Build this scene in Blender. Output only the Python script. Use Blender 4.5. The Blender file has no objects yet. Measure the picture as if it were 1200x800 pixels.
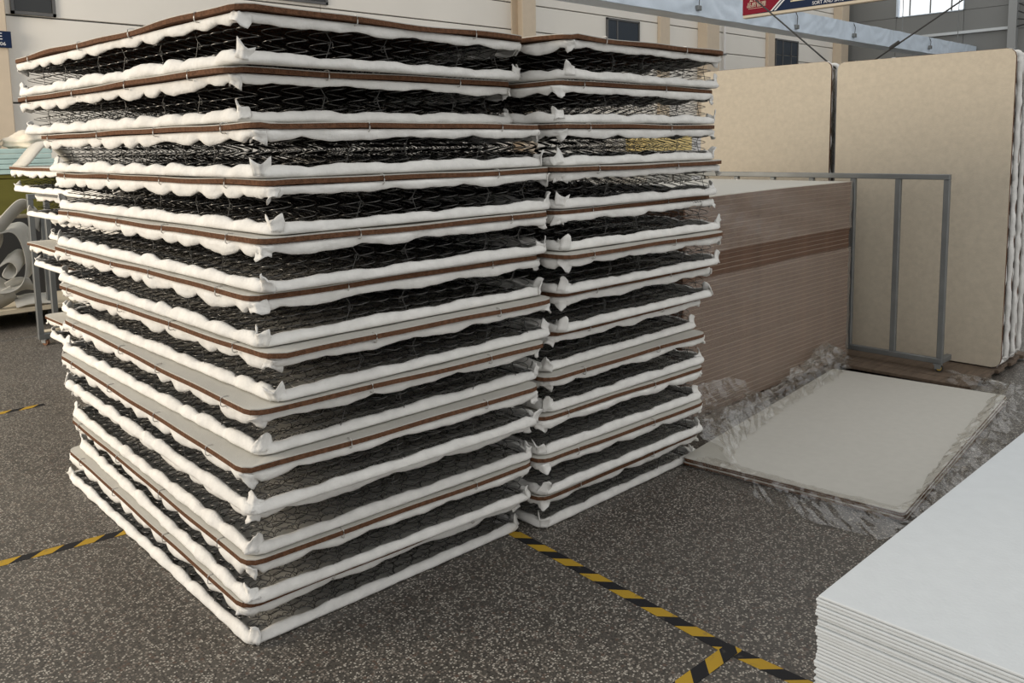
import bpy, bmesh, math, random
import numpy as np
from mathutils import Matrix, Vector, Euler
random.seed(7)
PI = math.pi
scene = bpy.context.scene
COL = scene.collection

# ------------------------------------------------------------------ camera
# world axes follow the hall: +X along the far left wall, +Y along the end wall
EYE = 1.57
cd = bpy.data.cameras.new('camera')
cam = bpy.data.objects.new('camera', cd)
COL.objects.link(cam)
rot = Matrix(((0.72386302, 0.09282071, -0.68367145),
              (-0.68973509, 0.07298784, -0.72037371),
              (-0.0169659, 0.99300407, 0.1168549)))
cam.matrix_world = Matrix.Translation((0, 0, EYE)) @ rot.to_4x4()
cd.sensor_width = 36.0
cd.lens = 986.978 / 1200 * 36
cd.shift_y = -(400 - 286) / 1200
cd.clip_end = 200
scene.camera = cam

# ------------------------------------------------------------------ light
w = bpy.data.worlds.new('hall_daylight')
scene.world = w
w.use_nodes = True
bg = w.node_tree.nodes['Background']
bg.inputs[0].default_value = (0.97, 0.97, 0.96, 1)
bg.inputs[1].default_value = 0.90

def area(name, loc, target, sx, sy, power, color):
    l = bpy.data.lights.new(name, 'AREA')
    l.shape = 'RECTANGLE'; l.size = sx; l.size_y = sy
    l.energy = power; l.color = color
    o = bpy.data.objects.new(name, l)
    COL.objects.link(o)
    o.location = loc
    o.rotation_euler = (Vector(target) - Vector(loc)).to_track_quat('-Z', 'Y').to_euler()
    return o

# low daylight through the tall loading door on the left
area('door_daylight', (-4.6, 7.6, 3.0), (4.0, 7.0, 1.6), 4.5, 2.2, 610, (1.0, 0.87, 0.70))

scene.view_settings.view_transform = 'Standard'
scene.view_settings.look = 'None'
scene.view_settings.exposure = 0.0
scene.view_settings.gamma = 1.0
scene.view_settings.use_curve_mapping = False

# ------------------------------------------------------------------ materials
def mat(name, color, rough=0.7, metal=0.0, var=0.0, scale=8.0, bump=0.0, bscale=60.0, spec=0.5, coords='Object', stretch=None):
    m = bpy.data.materials.new(name)
    m.use_nodes = True
    nt = m.node_tree
    b = nt.nodes['Principled BSDF']
    b.inputs['Base Color'].default_value = (*color, 1)
    b.inputs['Roughness'].default_value = rough
    b.inputs['Metallic'].default_value = metal
    b.inputs['Specular IOR Level'].default_value = spec
    if var or bump:
        tc = nt.nodes.new('ShaderNodeTexCoord')
        mp = nt.nodes.new('ShaderNodeMapping')
        nt.links.new(tc.outputs[coords], mp.inputs[0])
        if stretch: mp.inputs['Scale'].default_value = stretch
    if var:
        n = nt.nodes.new('ShaderNodeTexNoise')
        n.inputs['Scale'].default_value = scale
        n.inputs['Detail'].default_value = 5
        nt.links.new(mp.outputs[0], n.inputs[0])
        r = nt.nodes.new('ShaderNodeValToRGB')
        r.color_ramp.elements[0].position = 0.3
        r.color_ramp.elements[1].position = 0.7
        r.color_ramp.elements[0].color = (*[c * (1 - var) for c in color], 1)
        r.color_ramp.elements[1].color = (*[min(1, c * (1 + var)) for c in color], 1)
        nt.links.new(n.outputs[0], r.inputs[0])
        nt.links.new(r.outputs[0], b.inputs['Base Color'])
    if bump:
        n2 = nt.nodes.new('ShaderNodeTexNoise')
        n2.inputs['Scale'].default_value = bscale
        n2.inputs['Detail'].default_value = 4
        nt.links.new(mp.outputs[0], n2.inputs[0])
        bp = nt.nodes.new('ShaderNodeBump')
        bp.inputs['Strength'].default_value = bump
        bp.inputs['Distance'].default_value = 0.01
        nt.links.new(n2.outputs[0], bp.inputs['Height'])
        nt.links.new(bp.outputs[0], b.inputs['Normal'])
    return m

M = {}
M['flange'] = mat('white_nonwoven', (0.77, 0.755, 0.72), 0.85, var=0.07, scale=22, bump=0.3, bscale=70, spec=0.2)
M['felt'] = mat('grey_felt', (0.52, 0.505, 0.46), 0.9, var=0.025, scale=25, bump=0.15, bscale=250, spec=0.15)
M['cream'] = mat('cream_felt', (0.55, 0.485, 0.385), 0.95, var=0.06, scale=30, bump=0.15, bscale=160, spec=0.1)
M['coir'] = mat('coir_brown', (0.135, 0.066, 0.036), 0.9, var=0.30, scale=70, bump=0.6, bscale=220, spec=0.15)
M['wire'] = mat('black_wire', (0.014, 0.0135, 0.013), 0.36, metal=0.3, spec=0.4)
M['coil'] = mat('front_coil_glint', (0.20, 0.195, 0.185), 0.30, metal=0.9)  # same wire as the net, colour lightened for the glints on the front row
M['brace'] = mat('brace_wire', (0.10, 0.097, 0.09), 0.4, metal=0.6)
M['ring'] = mat('ring_steel', (0.62, 0.60, 0.56), 0.4, metal=0.3)
M['steel'] = mat('galvanised', (0.215, 0.225, 0.225), 0.42, metal=0.55, var=0.12, scale=6)
M['sheet'] = mat('white_board', (0.60, 0.63, 0.645), 0.8, var=0.02, scale=20, bump=0.12, bscale=90, spec=0.25)
M['wall'] = mat('wall_panel', (0.79, 0.755, 0.69), 0.6, var=0.04, scale=0.7, spec=0.3)
M['wallgap'] = mat('wall_backing', (0.10, 0.10, 0.10), 0.9)
M['gwall'] = mat('grey_cladding', (0.205, 0.21, 0.205), 0.6, var=0.05, scale=0.5)
M['column'] = mat('column_cream', (0.60, 0.50, 0.38), 0.6, var=0.03)
M['dark'] = mat('dark_glass', (0.022, 0.024, 0.025), 0.35)
M['glassblue'] = mat('dark_blue_glass', (0.035, 0.045, 0.06), 0.2)
M['winframe'] = mat('window_frame', (0.10, 0.10, 0.10), 0.5)
M['navy'] = mat('navy_paint', (0.010, 0.022, 0.060), 0.6, spec=0.15)
M['red'] = mat('red_paint', (0.21, 0.008, 0.024), 0.6, spec=0.15)
M['letter'] = mat('letter_white', (0.75, 0.75, 0.75), 0.6)
M['gold'] = mat('letter_pale_gold', (0.72, 0.64, 0.42), 0.6)
M['signframe'] = mat('sign_frame_cream', (0.62, 0.54, 0.42), 0.6)
M['beam'] = mat('wrap_film', (0.64, 0.73, 0.83), 0.35, var=0.08, scale=2, bump=1.0, bscale=5.0)
M['rubber'] = mat('black_rubber', (0.02, 0.02, 0.02), 0.6)
M['yellow'] = mat('caster_yellow', (0.55, 0.36, 0.03), 0.5)
M['orange'] = mat('caster_brown', (0.16, 0.07, 0.03), 0.5)
M['wood'] = mat('pallet_wood', (0.12, 0.085, 0.058), 0.85, var=0.30, scale=5, bump=0.3, bscale=40, stretch=(1, 9, 9))
M['brownboard'] = mat('brown_board', (0.120, 0.064, 0.038), 0.85, var=0.20, scale=14, bump=0.3, bscale=120)
M['brownedge'] = mat('board_core_edge', (0.36, 0.28, 0.22), 0.85)
M['teal'] = mat('teal_foam', (0.46, 0.62, 0.60), 0.8, var=0.08)
M['olive'] = mat('olive_cloth', (0.135, 0.125, 0.022), 0.9, var=0.1)
M['fluff'] = mat('white_wadding', (0.66, 0.60, 0.50), 0.95, var=0.1, scale=10, bump=0.5, bscale=30)
M['strip'] = mat('felt_offcut', (0.48, 0.465, 0.42), 0.9, var=0.08, scale=9)
M['plank'] = mat('pale_plank', (0.52, 0.45, 0.33), 0.8, var=0.1, scale=6)
M['foamy'] = mat('sunlit_yellow', (0.92, 0.72, 0.32), 0.9, var=0.05)  # sunlight put into the colour: warm yellow of something sunlit far behind
M['foamw'] = mat('white_foam', (0.80, 0.78, 0.76), 0.9)
M['cabinet'] = mat('brown_cabinet', (0.13, 0.065, 0.04), 0.5)
M['cable'] = mat('cable_black', (0.025, 0.025, 0.025), 0.6)

m = bpy.data.materials.new('bright_window'); m.use_nodes = True
nt = m.node_tree; nt.nodes.clear()
e = nt.nodes.new('ShaderNodeEmission'); e.inputs[0].default_value = (0.93, 0.97, 1, 1); e.inputs[1].default_value = 1.5
o_ = nt.nodes.new('ShaderNodeOutputMaterial'); nt.links.new(e.outputs[0], o_.inputs[0])
M['lit'] = m

def film(name, trans, haze, tint):
    m = bpy.data.materials.new(name); m.use_nodes = True
    nt = m.node_tree; nt.nodes.clear()
    tr = nt.nodes.new('ShaderNodeBsdfTransparent'); tr.inputs[0].default_value = (0.96, 0.955, 0.94, 1)
    gl = nt.nodes.new('ShaderNodeBsdfGlossy'); gl.inputs['Roughness'].default_value = 0.09
    df = nt.nodes.new('ShaderNodeBsdfDiffuse'); df.inputs[0].default_value = (*tint, 1)
    tc = nt.nodes.new('ShaderNodeTexCoord')
    nz = nt.nodes.new('ShaderNodeTexNoise'); nz.inputs['Scale'].default_value = 14; nz.inputs['Detail'].default_value = 4
    nt.links.new(tc.outputs['Object'], nz.inputs[0])
    bp = nt.nodes.new('ShaderNodeBump'); bp.inputs['Strength'].default_value = 0.7; bp.inputs['Distance'].default_value = 0.02
    nt.links.new(nz.outputs[0], bp.inputs['Height']); nt.links.new(bp.outputs[0], gl.inputs['Normal'])
    m1 = nt.nodes.new('ShaderNodeMixShader'); m1.inputs[0].default_value = haze
    nt.links.new(gl.outputs[0], m1.inputs[1]); nt.links.new(df.outputs[0], m1.inputs[2])
    fr = nt.nodes.new('ShaderNodeLayerWeight'); fr.inputs[0].default_value = 0.35
    nt.links.new(bp.outputs[0], fr.inputs['Normal'])
    ma = nt.nodes.new('ShaderNodeMath'); ma.operation = 'MULTIPLY_ADD'
    ma.inputs[1].default_value = 0.34; ma.inputs[2].default_value = trans
    nt.links.new(fr.outputs['Facing'], ma.inputs[0])
    m2 = nt.nodes.new('ShaderNodeMixShader')
    nt.links.new(ma.outputs[0], m2.inputs[0])
    nt.links.new(tr.outputs[0], m2.inputs[1]); nt.links.new(m1.outputs[0], m2.inputs[2])
    out = nt.nodes.new('ShaderNodeOutputMaterial'); nt.links.new(m2.outputs[0], out.inputs[0])
    return m
M['film'] = film('clear_film', 0.07, 0.16, (0.75, 0.73, 0.69))
M['veil'] = film('stretch_film', 0.075, 0.7, (0.80, 0.68, 0.58))

def terrazzo():
    m = bpy.data.materials.new('terrazzo'); m.use_nodes = True
    nt = m.node_tree; b = nt.nodes['Principled BSDF']
    tc = nt.nodes.new('ShaderNodeTexCoord')
    def vor(scale, lo, hi):
        v = nt.nodes.new('ShaderNodeTexVoronoi'); v.inputs['Scale'].default_value = scale
        nt.links.new(tc.outputs['Object'], v.inputs['Vector'])
        sep = nt.nodes.new('ShaderNodeSeparateColor'); nt.links.new(v.outputs['Color'], sep.inputs[0])
        pick = nt.nodes.new('ShaderNodeMapRange'); pick.inputs[1].default_value = lo; pick.inputs[2].default_value = hi
        nt.links.new(sep.outputs[0], pick.inputs[0])
        sh = nt.nodes.new('ShaderNodeMapRange'); sh.inputs[1].default_value = 0.55; sh.inputs[2].default_value = 0.40
        nt.links.new(v.outputs['Distance'], sh.inputs[0])
        mu = nt.nodes.new('ShaderNodeMath'); mu.operation = 'MULTIPLY'
        nt.links.new(pick.outputs[0], mu.inputs[0]); nt.links.new(sh.outputs[0], mu.inputs[1])
        return mu.outputs[0], sep.outputs[1]
    def mix(a, bcol, fac, isnode=True):
        x = nt.nodes.new('ShaderNodeMix'); x.data_type = 'RGBA'
        nt.links.new(fac, x.inputs[0]); nt.links.new(a, x.inputs[6]); x.inputs[7].default_value = (*bcol, 1)
        return x.outputs[2]
    big = nt.nodes.new('ShaderNodeTexNoise'); big.inputs['Scale'].default_value = 1.3; big.inputs['Detail'].default_value = 4
    nt.links.new(tc.outputs['Object'], big.inputs[0])
    r = nt.nodes.new('ShaderNodeValToRGB')
    r.color_ramp.elements[0].position = 0.3; r.color_ramp.elements[1].position = 0.75
    r.color_ramp.elements[0].color = (0.062, 0.056, 0.048, 1); r.color_ramp.elements[1].color = (0.092, 0.083, 0.071, 1)
    nt.links.new(big.outputs[0], r.inputs[0])
    f0, _ = vor(150, 0.45, 0.5)
    c = mix(r.outputs[0], (0.035, 0.031, 0.028), f0)
    f1, t1 = vor(110, 0.60, 0.64)
    c = mix(c, (0.19, 0.165, 0.14), f1)
    f2, _ = vor(140, 0.74, 0.77)
    c = mix(c, (0.42, 0.39, 0.34), f2)
    f3, _ = vor(75, 0.93, 0.94)
    c = mix(c, (0.10, 0.07, 0.055), f3)
    nt.links.new(c, b.inputs['Base Color'])
    b.inputs['Roughness'].default_value = 0.42
    b.inputs['Specular IOR Level'].default_value = 0.4
    return m
M['floor'] = terrazzo()

def tape_mat():
    m = bpy.data.materials.new('hazard_print'); m.use_nodes = True
    nt = m.node_tree; b = nt.nodes['Principled BSDF']
    tc = nt.nodes.new('ShaderNodeTexCoord'); sp = nt.nodes.new('ShaderNodeSeparateXYZ')
    nt.links.new(tc.outputs['Object'], sp.inputs[0])
    a = nt.nodes.new('ShaderNodeMath'); a.operation = 'SUBTRACT'
    nt.links.new(sp.outputs[0], a.inputs[0]); nt.links.new(sp.outputs[1], a.inputs[1])
    d = nt.nodes.new('ShaderNodeMath'); d.operation = 'DIVIDE'; d.inputs[1].default_value = 0.150
    nt.links.new(a.outputs[0], d.inputs[0])
    fr = nt.nodes.new('ShaderNodeMath'); fr.operation = 'FRACT'; nt.links.new(d.outputs[0], fr.inputs[0])
    g = nt.nodes.new('ShaderNodeMath'); g.operation = 'GREATER_THAN'; g.inputs[1].default_value = 0.5
    nt.links.new(fr.outputs[0], g.inputs[0])
    x = nt.nodes.new('ShaderNodeMix'); x.data_type = 'RGBA'
    nt.links.new(g.outputs[0], x.inputs[0])
    x.inputs[6].default_value = (0.018, 0.018, 0.020, 1); x.inputs[7].default_value = (0.42, 0.265, 0.030, 1)
    n = nt.nodes.new('ShaderNodeTexNoise'); n.inputs['Scale'].default_value = 30; n.inputs['Detail'].default_value = 6
    nt.links.new(tc.outputs['Object'], n.inputs[0])
    mr = nt.nodes.new('ShaderNodeMapRange'); mr.inputs[1].default_value = 0.62; mr.inputs[2].default_value = 0.75; mr.inputs[4].default_value = 0.6
    nt.links.new(n.outputs[0], mr.inputs[0])
    y = nt.nodes.new('ShaderNodeMix'); y.data_type = 'RGBA'
    nt.links.new(mr.outputs[0], y.inputs[0]); nt.links.new(x.outputs[2], y.inputs[6]); y.inputs[7].default_value = (0.10, 0.09, 0.075, 1)
    nt.links.new(y.outputs[2], b.inputs['Base Color'])
    b.inputs['Roughness'].default_value = 0.6; b.inputs['Specular IOR Level'].default_value = 0.15
    return m
M['tape'] = tape_mat()

# ------------------------------------------------------------------ mesh helpers
class MB:
    def __init__(self): self.v = []; self.f = []; self.n = 0
    def add(self, verts, faces):
        verts = np.asarray(verts, float)
        self.v.append(verts)
        self.f += [tuple(i + self.n for i in q) for q in faces]
        self.n += len(verts)
        return self
    def box(self, x0, x1, y0, y1, z0, z1):
        v = [(x0, y0, z0), (x1, y0, z0), (x1, y1, z0), (x0, y1, z0), (x0, y0, z1), (x1, y0, z1), (x1, y1, z1), (x0, y1, z1)]
        return self.add(v, [(3, 2, 1, 0), (4, 5, 6, 7), (0, 1, 5, 4), (1, 2, 6, 5), (2, 3, 7, 6), (3, 0, 4, 7)])
    def tube(self, pts, r, sides=3, closed=False, caps=True):
        v, f = tube(pts, r, sides, closed, caps)
        return self.add(v, f)
    def mesh(self, name, smooth=False):
        me = bpy.data.meshes.new(name)
        v = np.concatenate(self.v) if self.v else np.zeros((0, 3))
        me.from_pydata(v.tolist(), [], self.f)
        if smooth:
            me.polygons.foreach_set('use_smooth', [True] * len(me.polygons))
        me.update()
        return me

def tube(pts, r, sides=3, closed=False, caps=True):
    P = np.asarray(pts, float); n = len(P)
    if closed:
        T = np.roll(P, -1, 0) - np.roll(P, 1, 0)
    else:
        T = np.gradient(P, axis=0)
    T /= np.linalg.norm(T, axis=1)[:, None] + 1e-12
    ref = np.array([0.13, 0.21, 0.97])
    N = np.cross(T, ref); ln = np.linalg.norm(N, axis=1)
    bad = ln < 0.05
    N[bad] = np.cross(T[bad], (1, 0, 0)); N /= np.linalg.norm(N, axis=1)[:, None]
    B = np.cross(T, N)
    a = np.arange(sides) * 2 * PI / sides
    V = P[:, None, :] + r * (np.cos(a)[None, :, None] * N[:, None, :] + np.sin(a)[None, :, None] * B[:, None, :])
    V = V.reshape(-1, 3)
    F = []
    m = n if closed else n - 1
    for i in range(m):
        i0 = i * sides; i1 = ((i + 1) % n) * sides
        for j in range(sides):
            k = (j + 1) % sides
            F.append((i0 + j, i0 + k, i1 + k, i1 + j))
    if caps and not closed:
        F.append(tuple(range(sides - 1, -1, -1))); F.append(tuple((n - 1) * sides + j for j in range(sides)))
    return V, F

def obj(name, me, material=None, parent=None, loc=(0, 0, 0), rot=(0, 0, 0)):
    o = bpy.data.objects.new(name, me)
    COL.objects.link(o)
    if material is not None and me is not None and not me.materials:
        me.materials.append(material)
    o.location = loc; o.rotation_euler = rot
    if parent is not None: o.parent = parent
    return o

def tag(o, label, cat, group=None):
    o['label'] = label; o['category'] = cat
    if group: o['group'] = group
    return o

def thing(name, label, cat, loc=(0, 0, 0), rotz=0, group=None):
    o = bpy.data.objects.new(name, None)
    o.empty_display_size = 0.1
    COL.objects.link(o)
    o.location = loc; o.rotation_euler = (0, 0, rotz)
    return tag(o, label, cat, group)

def struct(name, me, material, **k):
    o = obj(name, me, material, **k)
    o['kind'] = 'structure'
    return o

def boxmesh(name, *a):
    return MB().box(*a).mesh(name)

def bevel_box(name, x0, x1, y0, y1, z0, z1, r=0.004, seg=2):
    bm = bmesh.new()
    bmesh.ops.create_cube(bm, size=1)
    for v in bm.verts:
        v.co = Vector(((x0 + x1) / 2 + v.co.x * (x1 - x0), (y0 + y1) / 2 + v.co.y * (y1 - y0), (z0 + z1) / 2 + v.co.z * (z1 - z0)))
    bmesh.ops.bevel(bm, geom=bm.edges[:], offset=r, segments=seg, profile=0.6, affect='EDGES')
    me = bpy.data.meshes.new(name); bm.to_mesh(me); bm.free()
    return me

def rrect(W, L, r, step):
    """points, outward normals, arc length, side kind round a rounded rectangle with corner (0,0)-(W,L)"""
    P = []; N = []; K = []
    def line(a, b, n, k):
        a = np.array(a, float); b = np.array(b, float)
        m = max(1, int(round(np.linalg.norm(b - a) / step)))
        for i in range(m):
            P.append(a + (b - a) * i / m); N.append(n); K.append(k)
    def arc(c, a0, k):
        m = max(3, int(r * PI / 2 / step) + 2)
        for i in range(m):
            a = a0 + PI / 2 * i / m
            P.append(np.array(c) + r * np.array((math.cos(a), math.sin(a)))); N.append((math.cos(a), math.sin(a))); K.append(k)
    line((r, 0), (W - r, 0), (0, -1), 0); arc((W - r, r), -PI / 2, 4)
    line((W, r), (W, L - r), (1, 0), 1); arc((W - r, L - r), 0, 4)
    line((W - r, L), (r, L), (0, 1), 2); arc((r, L - r), PI / 2, 4)
    line((0, L - r), (0, r), (-1, 0), 3); arc((r, r), PI, 4)
    P = np.array(P); N = np.array(N, float)
    S = np.concatenate([[0], np.cumsum(np.linalg.norm(np.diff(P, axis=0), axis=1))])
    return P, N, S, K

# ------------------------------------------------------------------ setting
def quadfloor():
    mb = MB()
    mb.box(-14, 30, -8, 14, -0.05, 0.0)
    return mb.mesh('floor')
struct('floor', quadfloor(), M['floor'])

WY = 13.0
wl = struct('wall_left', boxmesh('wall_left', -8, 27.9, WY + 0.06, WY + 0.25, 0, 7.5), M['wallgap'])
zb = [0.0, 1.1, 2.25, 3.415, 3.965, 4.515, 5.6, 6.6, 7.5]
xb = [-8, -2.5, 2.75, 7.9, 12.75, 17.8, 22.8, 27.75]
openings = [(3.14, 3.69, 3.42, 4.30), (15.47, 16.69, 4.08, 4.475), (23.17, 24.52, 3.55, 4.55), (6.78, 8.02, 4.0, 4.9)]
for i in range(len(xb) - 1):
    for j in range(len(zb) - 1):
        obj('panel', bevel_box('panel', xb[i] + 0.004, xb[i + 1] - 0.004, WY, WY + 0.06, zb[j] + 0.011, zb[j + 1] - 0.011, 0.006, 1), M['wall'], wl)

def wall_window(idx, x0, x1, z0, z1, mull, glass, horiz=()):
    w_ = struct('window_%d' % idx, MB().box(x0, x1, WY - 0.05, WY - 0.003, z0, z0 + 0.04).box(x0, x1, WY - 0.05, WY - 0.003, z1 - 0.04, z1)
                .box(x0, x0 + 0.04, WY - 0.05, WY - 0.003, z0, z1).box(x1 - 0.04, x1, WY - 0.05, WY - 0.003, z0, z1).mesh('window'), M['winframe'])
    xs = [x0 + 0.04] + list(mull) + [x1 - 0.04]
    zs = [z0 + 0.04] + list(horiz) + [z1 - 0.04]
    for a, b in zip(xs[:-1], xs[1:]):
        for c, d in zip(zs[:-1], zs[1:]):
            obj('pane', boxmesh('pane', a + 0.008, b - 0.008, WY - 0.03, WY - 0.02, c + 0.008, d - 0.008), glass, w_)
    for a in mull:
        obj('mullion', boxmesh('mullion', a - 0.02, a + 0.02, WY - 0.045, WY - 0.012, z0 + 0.04, z1 - 0.04), M['winframe'], w_)
wall_window(1, 3.14, 3.69, 3.43, 4.5, [], M['dark'])
wall_window(2, 6.78, 8.02, 4.02, 5.2, [7.4], M['dark'])
wall_window(3, 15.47, 16.69, 3.6, 4.48, [15.85], M['glassblue'])
wall_window(4, 23.17, 24.52, 3.3, 4.56, [23.6, 24.1], M['glassblue'], [3.62, 4.1])

def icolumn(idx, x0, x1, depth=0.35, web=True):
    mb = MB()
    mb.box(x0, x1, WY - depth, WY - depth + 0.03, 0, 7.4)
    c = (x0 + x1) / 2
    mb.box(c - 0.02, c + 0.02, WY - depth + 0.03, WY - 0.03, 0, 7.4)
    mb.box(x0, x1, WY - 0.03, WY - 0.001, 0, 7.4)
    struct('trim_%d' % idx, mb.mesh('trim'), M['column'])
def bcolumn(idx, x0, x1, depth):
    struct('trim_%d' % idx, bevel_box('trim', x0, x1, WY - depth, WY - 0.001, 0, 7.4, 0.01, 1), M['column'])
bcolumn(1, 2.38, 3.04, 0.18)
icolumn(2, 12.42, 12.80)
bcolumn(3, 17.45, 17.85, 0.10)
bcolumn(4, 19.2, 19.78, 0.30)
bcolumn(5, 22.65, 23.02, 0.10)
bcolumn(6, 26.85, 27.35, 0.30)
pp = thing('drain_pipe', 'thin white vertical pipe on the far wall right of the wide cream column', 'pipe', (20.35, WY - 0.08, 0))
obj('pipe', MB().tube([(0, 0, 0), (0, 0, 3.6), (0, 0, 7.4)], 0.035, 10).mesh('pipe', True), M['foamw'], pp)
for z in (1.5, 3.9, 6.0):
    obj('pipe_clip', MB().box(-0.05, 0.05, -0.05, 0.079, z, z + 0.04).mesh('pipe_clip'), M['steel'], pp)

# end wall (grey) with the lit window
EX = 27.75
we = struct('wall_right', MB().box(EX + 0.05, EX + 0.25, -8, 11.36 - 2.0, 0, 7.5).box(EX + 0.05, EX + 0.25, 11.36, 13.3, 0, 7.5)
            .box(EX + 0.05, EX + 0.25, 9.36, 11.36, 0, 5.36).box(EX + 0.05, EX + 0.25, 9.36, 11.36, 6.8, 7.5).mesh('wall_right'), M['wallgap'])
ys = [-8, -5, -2, 1, 4, 6.4, 8.0, 9.36, 11.36, 13.0]
for a, b in zip(ys[:-1], ys[1:]):
    for c, d in ((0, 2.4), (2.4, 4.66), (4.66, 5.36), (5.36, 6.8), (6.8, 7.5)):
        if a == 9.36 and c == 5.36: continue
        obj('panel', boxmesh('panel', EX, EX + 0.05, a + 0.006, b - 0.006, c + 0.006, d - 0.006), M['gwall'], we)
w5 = struct('window_5', MB().box(EX - 0.03, EX + 0.06, 9.36, 11.36, 5.36, 5.385).box(EX - 0.03, EX + 0.06, 9.36, 11.36, 6.77, 6.8)
            .box(EX - 0.03, EX + 0.06, 9.36, 9.38, 5.36, 6.8).box(EX - 0.03, EX + 0.06, 11.29, 11.36, 5.36, 6.8).mesh('window'), M['beam'])
yw = [9.39, 9.717, 10.335, 10.948, 11.28]
for a, b in zip(yw[:-1], yw[1:]):
    obj('pane', boxmesh('pane', EX + 0.02, EX + 0.03, a + 0.02, b - 0.02, 5.39, 6.76), M['lit'], w5)
for a in yw[1:-1]:
    obj('mullion', boxmesh('mullion', EX - 0.01, EX + 0.05, a - 0.022, a + 0.022, 5.385, 6.77), M['gwall'], w5)
struct('trim_7', boxmesh('trim', EX - 0.10, EX - 0.001, 8.12, 11.2, 4.66, 4.74), M['sheet'])
struct('trim_8', boxmesh('trim', EX - 0.20, EX - 0.001, 7.88, 8.10, 0, 7.4), mat('grey_column', (0.30, 0.31, 0.31), 0.6))
cb = MB()
for k in range(4):
    t = np.linspace(0, 1, 14)
    pts = np.stack([np.full(14, EX - 0.15 - 0.03 * k), 7.85 - 1.6 * t, 5.35 - 0.22 * k + (0.5 - 0.2 * k) * np.sin(t * PI * (1 + 0.4 * k)) * -0.6], 1)
    cb.tube(pts, 0.018, 5)
tag(obj('cable_bundle', cb.mesh('cable_bundle', True), M['cable']), 'black cables looping along the grey end wall at the right edge', 'cable')

# ------------------------------------------------------------------ spring units
PITCH = 0.165
CORE = 0.143
rng = np.random.default_rng(3)

def coil_points(h0=0.006, h1=CORE - 0.006, R=0.037, r=0.031, turns=4.5, seg=9, ph=0.0):
    n = int(turns * seg) + 1
    t = np.linspace(0, 1, n)
    a = ph + t * turns * 2 * PI
    rad = r + (R - r) * np.abs(2 * t - 1) ** 1.5
    # end turns lie flat
    z = h0 + (h1 - h0) * np.clip((t - 0.10) / 0.80, 0, 1)
    z += 0.0015 * np.sin(a)
    return np.stack([rad * np.cos(a), rad * np.sin(a), z], 1)
WIRE = 0.0015
coil_me = MB().tube(coil_points(turns=5.0, seg=10, R=0.038, r=0.034), WIRE, 4).mesh('coil_spring', True)
coil_me.materials.append(M['coil'])
SP = 0.0765
def grid_xy(W, L):
    nx = int((W - 0.084) / SP) + 1; ny = int((L - 0.084) / SP) + 1
    sx = (W - 0.084) / (nx - 1); sy = (L - 0.084) / (ny - 1)
    return [(0.042 + i * sx, 0.042 + j * sy, i, j) for i in range(nx) for j in range(ny)], nx, ny, sx, sy

def net_mesh(W, L, keep_front):
    cells, nx, ny, ox, oy = grid_xy(W, L)
    mb = MB()
    vars_ = [tube(coil_points(ph=p, R=0.037, r=q, turns=3.5, seg=10), 0.0014, 3, False, False) for p, q in ((0, .031), (0.15, .033), (-0.15, .030), (0.05, .032))]
    for x, y, i, j in cells:
        if keep_front and (i == 0 or j == 0): continue
        v, f = vars_[(i * 7 + j * 3) % 4]
        dx, dy = rng.normal(0, 0.002, 2)
        mb.add(v + np.array((x + dx, y + dy, 0)), f)
    # lacing spirals between the rows, top and bottom
    for z in (0.0065, CORE - 0.0065):
        for j in range(ny + 1):
            y = 0.042 + (j - 0.5) * oy
            n = int((W - 0.04) / 0.0055)
            t = np.arange(n)
            a = t * PI / 2 * 1.02
            amp = 0.0052
            mb.tube(np.stack([0.02 + t * 0.0055, y + amp * np.cos(a), z + amp * np.sin(a)], 1), 0.0012, 3, False, False)
    # border wires
    P, N, S, K = rrect(W, L, 0.05, 0.15)
    for z in (0.007, CORE - 0.007):
        mb.tube(np.concatenate([P, np.full((len(P), 1), z)], 1), 0.002, 4, True)
    return mb.mesh('spring_net')

def brace_mesh(flip):
    h0, h1 = 0.020, CORE - 0.016
    zm = (h0 + h1) / 2
    d = 0.026 * flip
    a = np.linspace(0, 2 * PI, 13)
    top = np.stack([np.linspace(-d, 0.002 * flip, 5), np.zeros(5), np.linspace(h1, zm + 0.009, 5)], 1)
    loop = np.stack([0.008 * flip * np.sin(a) * 1.0 + 0.002 * flip, 0.004 * np.sin(a / 2), zm + 0.010 * np.cos(a)], 1)
    bot = np.stack([np.linspace(0.002 * flip, -d * 0.9, 5), np.zeros(5), np.linspace(zm + 0.009, h0, 5)], 1)
    return MB().tube(np.concatenate([top, loop[1:], bot[1:]]), 0.0013, 4).mesh('edge_brace', True)
brace_me = [brace_mesh(1), brace_mesh(-1)]
ring_pts = [(0, 0.020, 0.0032), (0, 0.003, 0.0042), (0, -0.004, 0.001), (0, -0.005, -0.012), (0, -0.005, -0.022), (0, 0.001, -0.027), (0, 0.012, -0.027)]
ring_me = MB().tube(ring_pts, 0.0019, 5).mesh('hog_ring', True)

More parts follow.
